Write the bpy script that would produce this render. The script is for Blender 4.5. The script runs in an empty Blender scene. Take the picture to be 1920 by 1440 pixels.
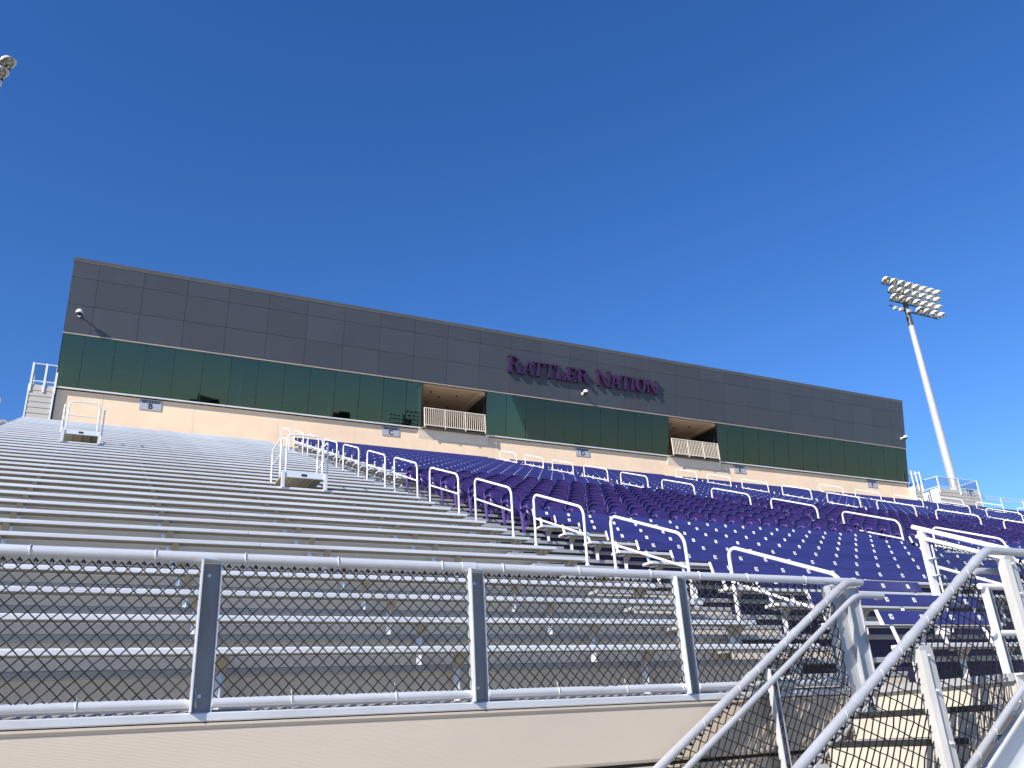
import bpy, bmesh, math, random
from mathutils import Vector, Matrix
random.seed(7)
scene = bpy.context.scene
COL = scene.collection
PI = math.pi
# ------------------------------------------------------------------ geometry of the place
GROUND = -1.6                     # camera (a person's eye) is the origin, ground 1.6 m below
RUN, RISE = 0.798, 0.323          # one row of the stand
SEAT_Y, SEAT_Z = 6.10, 0.663      # front edge / top of the first bench
NOSE_Y, TREAD_Z = 5.53, 0.226     # nose / top of the first footboard
NROW = 36
FENCE_Y, DECK_Z = 5.0, 0.21
WALL_Y = 35.0
SUN = Vector((2.34, 1.0, -1.63)).normalized()     # direction the sunlight travels
AISLES = [-3.4, 6.93, 17.25, 27.57, 37.9, 48.2]
CHAIR_ROWS = range(10, 19)
def nose(n): return NOSE_Y + n*RUN, TREAD_Z + n*RISE
def seat(n): return SEAT_Y + n*RUN, SEAT_Z + n*RISE

# ------------------------------------------------------------------ materials
MATS = {}
def nodes(name):
    m = bpy.data.materials.new(name); m.use_nodes = True
    nt = m.node_tree; b = nt.nodes['Principled BSDF']
    MATS[name] = m
    return m, nt, b
def mat(name, col, rough=0.5, metal=0.0, var=0.12, scale=3.0, bump=0.0, bscale=40.0, island=0.0, objrand=0.0, stretch=None, spec=0.5, dirt=0.0):
    m, nt, b = nodes(name)
    N, L = nt.nodes, nt.links
    b.inputs['Roughness'].default_value = rough; b.inputs['Metallic'].default_value = metal
    b.inputs['Specular IOR Level'].default_value = spec
    tc = N.new('ShaderNodeTexCoord'); mp = N.new('ShaderNodeMapping')
    L.new(tc.outputs['Object'], mp.inputs['Vector'])
    if stretch: mp.inputs['Scale'].default_value = stretch
    nz = N.new('ShaderNodeTexNoise'); nz.inputs['Scale'].default_value = scale; nz.inputs['Detail'].default_value = 6; nz.inputs['Roughness'].default_value = 0.65
    L.new(mp.outputs['Vector'], nz.inputs['Vector'])
    rm = N.new('ShaderNodeMapRange'); rm.inputs['From Min'].default_value = 0.3; rm.inputs['From Max'].default_value = 0.7
    rm.inputs['To Min'].default_value = 1-var; rm.inputs['To Max'].default_value = 1+var
    L.new(nz.outputs['Fac'], rm.inputs['Value'])
    fac = rm.outputs['Result']
    if island:
        gi = N.new('ShaderNodeNewGeometry'); r2 = N.new('ShaderNodeMapRange')
        r2.inputs['To Min'].default_value = 1-island; r2.inputs['To Max'].default_value = 1+island
        L.new(gi.outputs['Random Per Island'], r2.inputs['Value'])
        mu = N.new('ShaderNodeMath'); mu.operation = 'MULTIPLY'; L.new(fac, mu.inputs[0]); L.new(r2.outputs['Result'], mu.inputs[1]); fac = mu.outputs[0]
    if objrand:
        oi = N.new('ShaderNodeObjectInfo'); r4 = N.new('ShaderNodeMapRange')
        r4.inputs['To Min'].default_value = 1-objrand; r4.inputs['To Max'].default_value = 1+objrand
        L.new(oi.outputs['Random'], r4.inputs['Value'])
        m4 = N.new('ShaderNodeMath'); m4.operation = 'MULTIPLY'; L.new(fac, m4.inputs[0]); L.new(r4.outputs['Result'], m4.inputs[1]); fac = m4.outputs[0]
    vm = N.new('ShaderNodeVectorMath'); vm.operation = 'SCALE'; vm.inputs[0].default_value = col
    L.new(fac, vm.inputs['Scale'])
    out = vm.outputs['Vector']
    if dirt:
        n2 = N.new('ShaderNodeTexNoise'); n2.inputs['Scale'].default_value = scale*0.4; n2.inputs['Detail'].default_value = 9
        L.new(mp.outputs['Vector'], n2.inputs['Vector'])
        r3 = N.new('ShaderNodeMapRange'); r3.inputs['From Min'].default_value = 0.52; r3.inputs['From Max'].default_value = 0.75; r3.inputs['To Max'].default_value = dirt
        L.new(n2.outputs['Fac'], r3.inputs['Value'])
        mx = N.new('ShaderNodeMix'); mx.data_type = 'RGBA'
        L.new(r3.outputs['Result'], mx.inputs['Factor']); L.new(out, mx.inputs['A']); mx.inputs['B'].default_value = (col[0]*.45, col[1]*.4, col[2]*.34, 1)
        out = mx.outputs['Result']
    L.new(out, b.inputs['Base Color'])
    rr = N.new('ShaderNodeMapRange'); rr.inputs['To Min'].default_value = max(.05, rough-.1); rr.inputs['To Max'].default_value = min(1, rough+.1)
    L.new(nz.outputs['Fac'], rr.inputs['Value']); L.new(rr.outputs['Result'], b.inputs['Roughness'])
    if bump:
        n3 = N.new('ShaderNodeTexNoise'); n3.inputs['Scale'].default_value = bscale; n3.inputs['Detail'].default_value = 4
        L.new(mp.outputs['Vector'], n3.inputs['Vector'])
        bp = N.new('ShaderNodeBump'); bp.inputs['Strength'].default_value = bump; bp.inputs['Distance'].default_value = 0.01
        L.new(n3.outputs['Fac'], bp.inputs['Height']); L.new(bp.outputs['Normal'], b.inputs['Normal'])
    return m
ALU = mat('mill_aluminium', (.70, .71, .72), .42, .3, .08, 2.5, .05, 60, island=.05, objrand=.06, stretch=(.35, 4, 4), dirt=.16)
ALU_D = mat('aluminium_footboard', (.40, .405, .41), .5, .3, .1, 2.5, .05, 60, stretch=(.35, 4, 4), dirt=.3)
GALV = mat('galvanised_steel', (.66, .68, .70), .42, .35, .07, 5, .04, 60, stretch=(.4, 1, 1), dirt=.12)
GALV_SHADE = mat('galvanised_shade_tone', (.27, .27, .265), .5, .3, .18, 7, .08, 50, stretch=(1, 1, .25), dirt=.3)  # darker copy of the galvanised steel, shade of the post web put into it
WHITE = mat('white_rail_paint', (.74, .74, .74), .35, 0, .05, 5, 0, dirt=.1)
TAN = mat('tan_riser_paint', (.58, .505, .40), .55, 0, .09, 1.3, .04, 50, stretch=(.4, 2, 2), dirt=.3)
FASCIA = mat('beige_fascia', (.56, .49, .40), .5, 0, .05, 1.2, .03, 90, stretch=(.5, 1, 1), dirt=.12)
CREAM = mat('cream_stucco', (.83, .63, .445), .9, 0, .07, .8, .25, 120, dirt=.1)
CREAM2 = mat('pale_stucco_trim', (.80, .68, .55), .9, 0, .05, 2, .2, 120)
PURPLE = mat('purple_seat_vinyl', (.031, .033, .150), .42, 0, .12, 3, .03, 80, island=.05, objrand=.10, stretch=(.5, 3, 3), dirt=.2)
PURPLE_CH = mat('purple_chair_plastic', (.038, .023, .118), .4, 0, .1, 5, .03, 60, island=.1, objrand=.16)
PURPLE_R = mat('purple_riser_paint', (.018, .016, .065), .6, 0, .1, 2)
PURPLE_ST = mat('purple_chair_steel', (.075, .045, .20), .4, .0, .08, 6)
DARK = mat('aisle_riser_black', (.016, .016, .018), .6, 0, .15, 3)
PLATE = mat('white_number_plate', (.8, .8, .8), .4, 0, .05, 6)
INK = mat('dark_ink', (.02, .025, .05), .5, 0, .05, 6)
GREYPANEL = mat('charcoal_metal_panel', (.066, .071, .085), .42, .1, .06, .7, .05, 2.5, island=.06, stretch=(1, 1, .3), dirt=.12)
BACKING = mat('panel_joint_backing', (.035, .035, .04), .7)
COPING = mat('grey_coping', (.11, .105, .105), .5, .2, .08, 2)
TRIM = mat('bronze_trim', (.45, .38, .31), .5, .1, .06, 2)
SILL = mat('white_sill', (.8, .8, .8), .4, .1, .04, 2)
SIGN = mat('grey_sign_face', (.37, .38, .43), .5, 0, .04, 3)
LETTER = mat('purple_letter_face', (.043, .012, .062), .32, .0, .06, 2)
SIDING = mat('grey_lap_siding', (.47, .44, .39), .6, 0, .05, 1.2, .04, 60, dirt=.12)
TAN_CEIL = mat('tan_soffit', (.72, .51, .32), .8, 0, .05, 1)
INTERIOR = mat('room_wall', (.62, .58, .52), .9, 0, .05, 1)
FLOORI = mat('room_carpet', (.12, .11, .10), .9, 0, .1, 3)
BLACK = mat('black_plastic', (.015, .015, .017), .4)
GALV_R = mat('weathered_stair_pipe', (.45, .465, .485), .42, .3, .10, 6, .05, 60, stretch=(.5, 1, 1), dirt=.2)
STEP = mat('cream_step_riser', (.47, .425, .355), .55, 0, .08, 2, .04, 60, dirt=.3)
BEIGE = mat('beige_rail_paint', (.72, .64, .53), .45, 0, .06, 4)
GALV_FACE = mat('galvanised_channel_face', (.52, .52, .50), .48, .25, .13, 6, .06, 50, stretch=(1, 1, .3), dirt=.25)
BLACKWIRE = mat('black_vinyl_wire', (.006, .006, .0065), .42, 0, .2, 30)
CAMWHITE = mat('white_camera_shell', (.8, .8, .8), .35)
LAMPWHITE = mat('lamp_aluminium', (.85, .84, .80), .3, .3, .08, 6)
LAMPIN = mat('lamp_reflector', (.62, .58, .48), .18, .85, .1, 8)
POLE = mat('galvanised_light_pole', (.50, .51, .52), .45, .3, .1, 1.5, stretch=(1, 1, .2), dirt=.2)
POLED = mat('dark_pole_top', (.07, .075, .085), .5, .2)
TURF = mat('field_turf', (.07, .08, .04), .9, 0, .35, .15)
CONCRETE = mat('track_concrete', (.36, .33, .29), .9, 0, .12, .6, .1, 30)
LEAF = mat('far_tree_leaf', (.045, .055, .03), .9, 0, .4, .3)
GREYBOX = mat('grey_enclosure', (.4, .4, .38), .5)
UNDER = mat('tan_shade_underside', (.33, .29, .21), .7, 0, .1, 4)  # shaded aluminium under the benches, tan ground bounce put into the base colour

def ribbed(m, axis_scale, strength):
    nt = m.node_tree; N, L = nt.nodes, nt.links
    tc = N.new('ShaderNodeTexCoord'); w = N.new('ShaderNodeTexWave'); w.wave_type = 'BANDS'; w.bands_direction = 'Z'
    w.inputs['Scale'].default_value = axis_scale; w.inputs['Distortion'].default_value = 0
    L.new(tc.outputs['Object'], w.inputs['Vector'])
    bp = N.new('ShaderNodeBump'); bp.inputs['Strength'].default_value = strength; bp.inputs['Distance'].default_value = .004
    L.new(w.outputs['Fac'], bp.inputs['Height']); L.new(bp.outputs['Normal'], nt.nodes['Principled BSDF'].inputs['Normal'])
ribbed(FASCIA, 48, .16)

def glass():
    m = bpy.data.materials.new('green_tinted_glass'); m.use_nodes = True; nt = m.node_tree; N, L = nt.nodes, nt.links
    N.remove(N['Principled BSDF']); out = N['Material Output']
    gi = N.new('ShaderNodeNewGeometry')
    r = N.new('ShaderNodeMapRange'); r.inputs['To Min'].default_value = .7; r.inputs['To Max'].default_value = 1.15
    L.new(gi.outputs['Random Per Island'], r.inputs['Value'])
    vm = N.new('ShaderNodeVectorMath'); vm.operation = 'SCALE'; vm.inputs[0].default_value = (.50, .66, .64); L.new(r.outputs['Result'], vm.inputs['Scale'])
    tr = N.new('ShaderNodeBsdfTransparent'); L.new(vm.outputs['Vector'], tr.inputs['Color'])
    gl = N.new('ShaderNodeBsdfGlossy'); gl.inputs['Roughness'].default_value = .015; gl.inputs['Color'].default_value = (.36, .48, .48, 1)
    fr = N.new('ShaderNodeFresnel'); fr.inputs['IOR'].default_value = 2.05
    nz = N.new('ShaderNodeTexNoise'); nz.inputs['Scale'].default_value = .45; nz.inputs['Detail'].default_value = 1
    tc = N.new('ShaderNodeTexCoord'); L.new(tc.outputs['Object'], nz.inputs['Vector'])
    bp = N.new('ShaderNodeBump'); bp.inputs['Strength'].default_value = .02; bp.inputs['Distance'].default_value = .05
    L.new(nz.outputs['Fac'], bp.inputs['Height']); L.new(bp.outputs['Normal'], gl.inputs['Normal'])
    mx = N.new('ShaderNodeMixShader'); L.new(fr.outputs['Fac'], mx.inputs['Fac']); L.new(tr.outputs['BSDF'], mx.inputs[1]); L.new(gl.outputs['BSDF'], mx.inputs[2])
    L.new(mx.outputs['Shader'], out.inputs['Surface'])
    MATS['green_tinted_glass'] = m
    return m
GLASS = glass()
def clearlens():
    m, nt, b = nodes('lamp_lens'); b.inputs['Base Color'].default_value = (.55, .52, .42, 1); b.inputs['Metallic'].default_value = .7; b.inputs['Roughness'].default_value = .12
    return m
LENS = clearlens()

# ------------------------------------------------------------------ mesh builder
class MB:
    def __init__(s): s.v = []; s.f = []; s.mi = []; s.sm = []; s.cur = 0
    def add(s, vs, fs, smooth=False):
        o = len(s.v); s.v += [tuple(p) for p in vs]
        for f in fs: s.f.append([i+o for i in f]); s.mi.append(s.cur); s.sm.append(smooth)
        return s
    def hexa(s, p):   # 8 corners: 0-3 bottom ring, 4-7 top ring
        return s.add(p, [(3,2,1,0),(4,5,6,7),(0,1,5,4),(1,2,6,5),(2,3,7,6),(3,0,4,7)])
    def box(s, x0, x1, y0, y1, z0, z1):
        return s.hexa([(x0,y0,z0),(x1,y0,z0),(x1,y1,z0),(x0,y1,z0),(x0,y0,z1),(x1,y0,z1),(x1,y1,z1),(x0,y1,z1)])
    def cbox(s, x0, x1, y0, y1, z0, z1, c=.006):
        # box along x with chamfered long edges (profile in y,z)
        pr = [(y0,z0+c),(y0+c,z0),(y1-c,z0),(y1,z0+c),(y1,z1-c),(y1-c,z1),(y0+c,z1),(y0,z1-c)]
        return s.prism_x(pr, x0, x1)
    def prism_x(s, pr, x0, x1):
        n = len(pr)
        a = sum(pr[i][0]*pr[(i+1)%n][1]-pr[(i+1)%n][0]*pr[i][1] for i in range(n))
        if a < 0: pr = pr[::-1]
        vs = [(x0,y,z) for y,z in pr]+[(x1,y,z) for y,z in pr]
        fs = [tuple(range(n))[::-1], tuple(range(n,2*n))]+[(i,(i+1)%n,(i+1)%n+n,i+n) for i in range(n)]
        return s.add(vs, fs)
    def prism(s, pts, n):   # polygon of 3D points extruded by vector n
        k = len(pts); pts = [Vector(p) for p in pts]; n = Vector(n)
        vs = pts+[p+n for p in pts]
        return s.add(vs, [tuple(range(k))[::-1], tuple(range(k,2*k))]+[(i,(i+1)%k,(i+1)%k+k,i+k) for i in range(k)])
    def tube(s, path, r, n=8, cap=True, smooth=True, r1=None):
        P = [Vector(p) for p in path]; m = len(P); rings = []
        up = None
        for i in range(m):
            if i == 0: t = P[1]-P[0]
            elif i == m-1: t = P[-1]-P[-2]
            else: t = (P[i]-P[i-1]).normalized()+(P[i+1]-P[i]).normalized()
            t.normalize()
            if up is None:
                up = Vector((0,0,1)) if abs(t.z) < .9 else Vector((0,1,0))
            a = t.cross(up); 
            if a.length < 1e-5: a = t.cross(Vector((1,0,0)))
            a.normalize(); b = a.cross(t).normalized(); up = b
            rr = r if r1 is None else r+(r1-r)*i/(m-1)
            rings.append([P[i]+a*(rr*math.cos(2*PI*k/n))+b*(rr*math.sin(2*PI*k/n)) for k in range(n)])
        vs = [p for q in rings for p in q]; fs = []
        for i in range(m-1):
            for k in range(n):
                k2 = (k+1)%n
                fs.append((i*n+k, (i+1)*n+k, (i+1)*n+k2, i*n+k2))
        s.add(vs, fs, smooth)
        if cap:
            s.add(rings[0], [tuple(range(n))]); s.add(rings[-1], [tuple(range(n))[::-1]])
        return s
    def mesh(s, name, mats):
        me = bpy.data.meshes.new(name); me.from_pydata(s.v, [], s.f)
        mats = mats if isinstance(mats, (list, tuple)) else [mats]
        for m in mats: me.materials.append(m)
        me.polygons.foreach_set('material_index', s.mi); me.polygons.foreach_set('use_smooth', s.sm); me.update()
        return me
def link(name, me, parent=None, loc=(0,0,0), rot=None):
    o = bpy.data.objects.new(name, me); COL.objects.link(o); o.location = loc
    if rot: o.rotation_euler = rot
    if parent: o.parent = parent
    return o
def part(name, mb, mats, parent=None, loc=(0,0,0), label=None):
    o = link(name, mb.mesh(name, mats), parent, loc)
    if label: o['label'] = label
    return o
def thing(name, label, cat, loc=(0,0,0), group=None, rotz=0):
    o = bpy.data.objects.new(name, None); COL.objects.link(o); o.location = loc; o.rotation_euler = (0,0,rotz); o.empty_display_size = .2
    tag(o, label, cat, group); return o
def tag(o, label=None, cat=None, group=None, kind=None):
    if label: o['label'] = label
    if cat: o['category'] = cat
    if group: o['group'] = group
    if kind: o['kind'] = kind
    return o
CH = {}
def kids(o): return [c for c in COL.objects if c.parent == o]
def copy_tree(tree, loc, label=None):
    """tree = (root, [(part, [subparts])]); copies the thing and each part"""
    r = tree[0].copy(); COL.objects.link(r); r.location = loc
    if label: r['label'] = label
    for p, subs in tree[1]:
        c = p.copy(); COL.objects.link(c); c.parent = r
        for q in subs:
            d = q.copy(); COL.objects.link(d); d.parent = c
    return r
def tree_of(root):
    by = {}
    for o in COL.objects:
        if o.parent: by.setdefault(o.parent.name, []).append(o)
    return (root, [(p, by.get(p.name, [])) for p in by.get(root.name, [])])
ORD = ['first','second','third','fourth','fifth','sixth','seventh','eighth','ninth','tenth','eleventh','twelfth','thirteenth','fourteenth','fifteenth','sixteenth','seventeenth','eighteenth','nineteenth','twentieth']
TENS = {2:'twenty',3:'thirty'}
def ordinal(k):   # k from 0
    k += 1
    if k <= 20: return ORD[k-1]
    t, u = divmod(k, 10)
    if u == 0: return {30:'thirtieth'}[k]
    return TENS[t]+'-'+ORD[u-1]

# ------------------------------------------------------------------ text
def text_mesh(body, size, mats, depth=.004, bold=0.0, align='CENTER', res=3):
    cu = bpy.data.curves.new('txt', 'FONT'); cu.body = body; cu.size = size; cu.extrude = depth/2; cu.align_x = align; cu.align_y = 'CENTER'; cu.resolution_u = res; cu.offset = bold
    ob = bpy.data.objects.new('txt', cu); COL.objects.link(ob)
    bpy.context.view_layer.update()
    dg = bpy.context.evaluated_depsgraph_get()
    me = bpy.data.meshes.new_from_object(ob.evaluated_get(dg)); bpy.data.objects.remove(ob)
    me.materials.clear(); me.materials.append(mats)
    return me

# ================================================================== GROUND
g = MB(); g.add([(-400,-400,GROUND),(400,-400,GROUND),(400,400,GROUND),(-400,400,GROUND)], [(0,1,2,3)])
tag(part('ground', g, TURF), kind='structure')
g = MB(); g.add([(-60,-14,GROUND+.004),(110,-14,GROUND+.004),(110,60,GROUND+.004),(-60,60,GROUND+.004)], [(0,1,2,3)])
tag(part('track', g, CONCRETE), kind='structure')

# ================================================================== GRANDSTAND
XL, XR = -16.0, 66.0
stand = thing('grandstand', 'stepped aluminium grandstand rising from the front walkway to the press box', 'grandstand')
# front deck = first footboard
def footboard(x0, x1, y0, y1, z):
    m = MB()
    m.cbox(x0, x1, y0, y0+.045, z-.055, z, .007)
    w = (y1-(y0+.049))/3
    for i in range(3):
        m.cbox(x0, x1, y0+.049+i*w, y0+.049+(i+1)*w-.006, z-.05, z-.002, .005)
    return m
part('tread', footboard(XL, XR, 5.06, NOSE_Y+RUN+.03, DECK_Z+.016), ALU_D, stand)
tread_me = footboard(XL, XR, 0, RUN+.04, 0).mesh('tread', ALU_D)
tan_edges = [(XL, -3.95, 0), (-3.95, -2.75, 2), (-2.75, 6.36, 0), (6.36, 7.46, 2), (7.46, XR, 1)]
def riser_mesh():
    m = MB()
    for x0, x1, k in tan_edges:
        m.cur = k
        m.box(x0, x1, 0, .02, -RISE+.004, -.056)
        if k == 0:   # rolled edges of the riser sheet
            m.box(x0, x1, -.012, 0, -RISE+.004, -RISE+.02)
    return m.mesh('riser', [TAN, PURPLE_R, DARK])
riser_me = riser_mesh()
for n in range(1, NROW):
    y, z = nose(n)
    link('tread', tread_me, stand, (0, y, z)); link('riser', riser_me, stand, (0, y+.03, z))
y, z = nose(NROW)
m = MB(); m.box(XL, XR, y+.03, y+.05, z-RISE, z-.056); m.box(XL, XR, y, y+2.4, z-.055, z); part('top_walkway', m, ALU_D, stand)
# aisle half steps
step = MB()
step.cur = 0; step.cbox(-1.0, .47, -.30, -.255, -RISE/2-.045, -RISE/2, .006); step.box(-1.0, .47, -.25, .0, -RISE/2-.04, -RISE/2-.003)
step.cur = 1; step.box(-1.0, .47, -.290, -.282, -RISE+.045, -RISE/2-.049)
step_me = step.mesh('aisle_step', [ALU_D, FASCIA])
cnt = 0; rest = MB()
cand = sorted([(abs(ax-6)+n*.8, ax, n) for ax in AISLES for n in range(1, NROW)])
for _, ax, n in cand:
    y, z = nose(n)
    if cnt < 98: link('aisle_step', step_me, stand, (ax, y, z)); cnt += 1
    else:
        rest.cur = 0; rest.box(ax-.5, ax+.5, y-.30, y, z-RISE/2-.045, z-RISE/2)
        rest.cur = 1; rest.box(ax-.48, ax+.48, y-.290, y-.282, z-RISE+.045, z-RISE/2-.049)
tag(part('aisle_steps', rest, [ALU_D, FASCIA], stand), kind='stuff')
# front edge channel and fascia
m = MB(); m.cbox(XL, 5.50, 4.978, 5.055, DECK_Z-.045, DECK_Z, .006); m.cbox(7.30, XR, 4.978, 5.055, DECK_Z-.045, DECK_Z, .006)
part('edge_channel', m, GALV, stand)
def fascia(x0, x1, z0, z1):
    m = MB(); h = z1-z0
    pr = [(5.02, z0), (5.0, z0+.004), (4.993, z0+.02), (4.993, z1-.030), (4.979, z1-.014), (4.979, z1-.001), (5.02, z1)]
    m.prism_x(pr, x0, x1); return m
zt = DECK_Z-.0465
for k in range(5):
    part('fascia_board', fascia(XL, 5.60, zt-.365, zt-.004-(.018 if k else 0)), FASCIA, stand)
    part('fascia_board', fascia(5.604, XR, zt-.365, zt-.004-(.018 if k else 0)), FASCIA, stand)
    zt -= .365
m = MB(); m.box(XL, XR, 5.025, 5.05, GROUND, DECK_Z-.06); part('backing_board', m, DARK, stand)
# sides of the stand
for x in (XL, XR):
    pr = [(5.06, GROUND), (WALL_Y+1, GROUND), (WALL_Y+1, nose(NROW)[1]-.06)]
    for n in range(NROW, 0, -1):
        y, z = nose(n); pr += [(y+.04, z-.06), (y+.04, z-RISE-.06)]
    m = MB(); m.prism_x(pr, x-.02, x+.02); part('end_wall', m, SIDING, stand)

# ================================================================== BENCHES
def plank(L, depth=.245, t=.041):
    m = MB()
    pr = [(0, -t), (.006, -t-.004), (.02, -t-.004), (.024, -t+.014), (depth-.02, -t+.014), (depth-.016, -t), (depth-.004, -t), (depth, -t+.006), (depth, -.008), (depth-.006, 0), (.012, 0), (.004, -.004), (0, -.012)]
    k = max(1, round(L/4.4))
    for i in range(k): m.prism_x(pr, i*L/k+(.002 if i else 0), (i+1)*L/k-(.002 if i < k-1 else 0))
    m.cur = 1       # ribbed underside, its shade and tan ground bounce put into the colour
    m.box(0, L, .0245, depth-.0205, -t+.009, -t+.0135)
    for y in (.085, .145):
        m.box(0, L, y, y+.012, -t-.002, -t+.0088)
    m.box(0, L, .006, .0235, -t-.0075, -t-.0045)
    return m
def bracket():
    m = MB()
    m.box(-.028, .028, .165, .18, -.433, -.045)          # upright flat bar
    m.box(-.004, .004, .13, .165, -.40, -.06)
    m.cur = 1       # shield shaped gusset under the seat
    m.prism([(-.04, .05, -.05), (.04, .05, -.05), (.04, .10, -.10), (.025, .155, -.155), (-.025, .155, -.155), (-.04, .10, -.10)], (0, .006, .006))
    m.cur = 0
    m.box(-.03, .03, .02, .225, -.047, -.041)
    m.tube([(0, .165, -.13), (0, .158, -.13)], .014, 6)
    return m
bracket_me = bracket().mesh('bracket', [GALV, UNDER])
def bench_proto(label, L, offs):
    t = thing('plank_bench', label, 'bench', (0,0,0), 'backless bench rows')
    part('seat_plank', plank(L), [ALU, UNDER], t)
    for x in offs: link('bracket', bracket_me, t, (x, 0, 0))
    return t
BX0, BX1 = -2.62, 6.36
offs = [.95-1.75*2-BX0+1.75*i+.0 for i in range(0, 6)]
offs = [o for o in offs if .1 < o < BX1-BX0] + [BX1-BX0-.22]
pb = bench_proto('x', BX1-BX0, offs); tr = tree_of(pb)
for n in range(NROW):
    y, z = seat(n)
    lab = 'silver backless plank bench, %s row up from the walkway, below the Section B sign' % ordinal(n)
    if n == NROW-1: lab = 'topmost silver backless plank bench, right under the cream wall and Section B sign'
    if n == 0: lab = 'lowest silver backless plank bench, directly behind the chain link fence'
    if n == 0: pb.location = (BX0, y, z); pb['label'] = lab
    else: copy_tree(tr, (BX0, y, z), lab)

# benches with purple back boards
def back_bar():
    m = MB()
    m.prism([(-.022, .20, -.05), (-.022, .212, -.05), (-.022, .335, .36), (-.022, .323, .36)], (.044, 0, 0))
    m.box(-.022, .022, .05, .21, -.062, -.05)
    return m
back_bar_me = back_bar().mesh('back_bar', WHITE)
endcap = MB(); endcap.prism([(-.004, .258, .215), (-.004, .305, .215), (-.004, .348, .375), (-.004, .31, .375)], (.008, 0, 0))
endcap_me = endcap.mesh('end_cap', WHITE)
def back_board(L, plates=None):
    m = MB()
    pr = [(.258, .228), (.262, .222), (.30, .222), (.34, .360), (.338, .366), (.314, .368), (.303, .363)]
    m.prism_x(pr, 0, L)
    if plates:
        m.cur = 1
        dy, dz = .306-.258, .372-.22
        for x in plates:
            a, b = .38, .66
            y0, z0, y1, z1 = .258+dy*a, .22+dz*a, .258+dy*b, .22+dz*b
            q = -.003
            m.hexa([(x-.021,y0+q,z0),(x+.021,y0+q,z0),(x+.021,y0+.004,z0),(x-.021,y0+.004,z0),(x-.021,y1+q,z1),(x+.021,y1+q,z1),(x+.021,y1+.004,z1),(x-.021,y1+.004,z1)])
    return m
plate = MB()
dy, dz = .048, .152
y0, z0, y1, z1 = .258+dy*.34, .22+dz*.34, .258+dy*.70, .22+dz*.70
plate.hexa([(-.026,y0-.003,z0),(.026,y0-.003,z0),(.026,y0+.004,z0),(-.026,y0+.004,z0),(-.026,y1-.003,z1),(.026,y1-.003,z1),(.026,y1+.004,z1),(-.026,y1+.004,z1)])
plate_me = plate.mesh('number_plate', PLATE)
tilt = math.atan2(dy, dz)
digits = {}
for d in range(1, 21):
    digits[d] = text_mesh(str(d), .046 if d < 10 else .038, INK, .002, .0008, res=1)
SECT = {}
for i, s in enumerate('CDEFG'):
    SECT[s] = (AISLES[1+i]+.57, (AISLES[2+i]-.57) if i < 4 else 57.9)
def backed_bench(label, L, offs, near, y, z, x0):
    pass
GROUPB = 'purple backed bench rows'
for s, (x0, x1) in SECT.items():
    L = x1-x0; npl = 19
    px = [.27+(L-.54)*i/(npl-1) for i in range(npl)]
    offs = [.12]+[.12+(L-.24)*i/5 for i in range(1, 5)]+[L-.12]
    far_me = back_board(L, px).mesh('back_board', [PURPLE, PLATE])
    near_me = back_board(L).mesh('back_board', PURPLE)
    seat_me = plank(L).mesh('seat_plank', [ALU, UNDER])
    for n in range(NROW):
        if n in CHAIR_ROWS: continue
        near = (s == 'C' and n < 10)
        y, z = seat(n); xa = x0+(.12 if n == 0 else 0); Ln = L
        where = ('%s row above the walkway' % ordinal(n)) if n < 10 else ('%s row above the purple chairs' % ordinal(n-19))
        t = thing('backed_bench', 'purple backed bench with white number plates, %s, Section %s' % (where, s), 'bench', (x0, y, z), GROUPB)
        cut = None
        if s == 'C' and n < 3:      # the lowest rows stop short at the guard fence
            cut = (9.35 if n == 0 else 10.42)-x0
            st = .12 if n == 0 else 0
            link('seat_plank', plank(cut-st).mesh('seat_plank', [ALU, UNDER]), t, (st, 0, 0))
            link('back_board', back_board(cut-st).mesh('back_board', PURPLE), t, (st, 0, 0))
            o2 = [st+.12, st+.12+(cut-st-.24)*.5, cut-.12]; ps = [p for p in px if st+.1 < p < cut-.1]
        else:
            link('seat_plank', seat_me, t); link('back_board', near_me if near else far_me, t); o2 = offs; ps = px; st = 0
        for x in o2:
            link('bracket', bracket_me, t, (x+.09, 0, 0)); link('back_bar', back_bar_me, t, (x, 0, 0))
        link('end_cap', endcap_me, t, (st-.008, 0, 0))
        if near:
            for i, x in enumerate(ps):
                p = link('number_plate', plate_me, t, (x, 0, 0))
                if n < 6:
                    o = link('digit', digits[len(ps)-i], p, (0, (y0+y1)/2-.0055, (z0+z1)/2))
                    o.rotation_euler = (PI/2-tilt, 0, 0)

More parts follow.
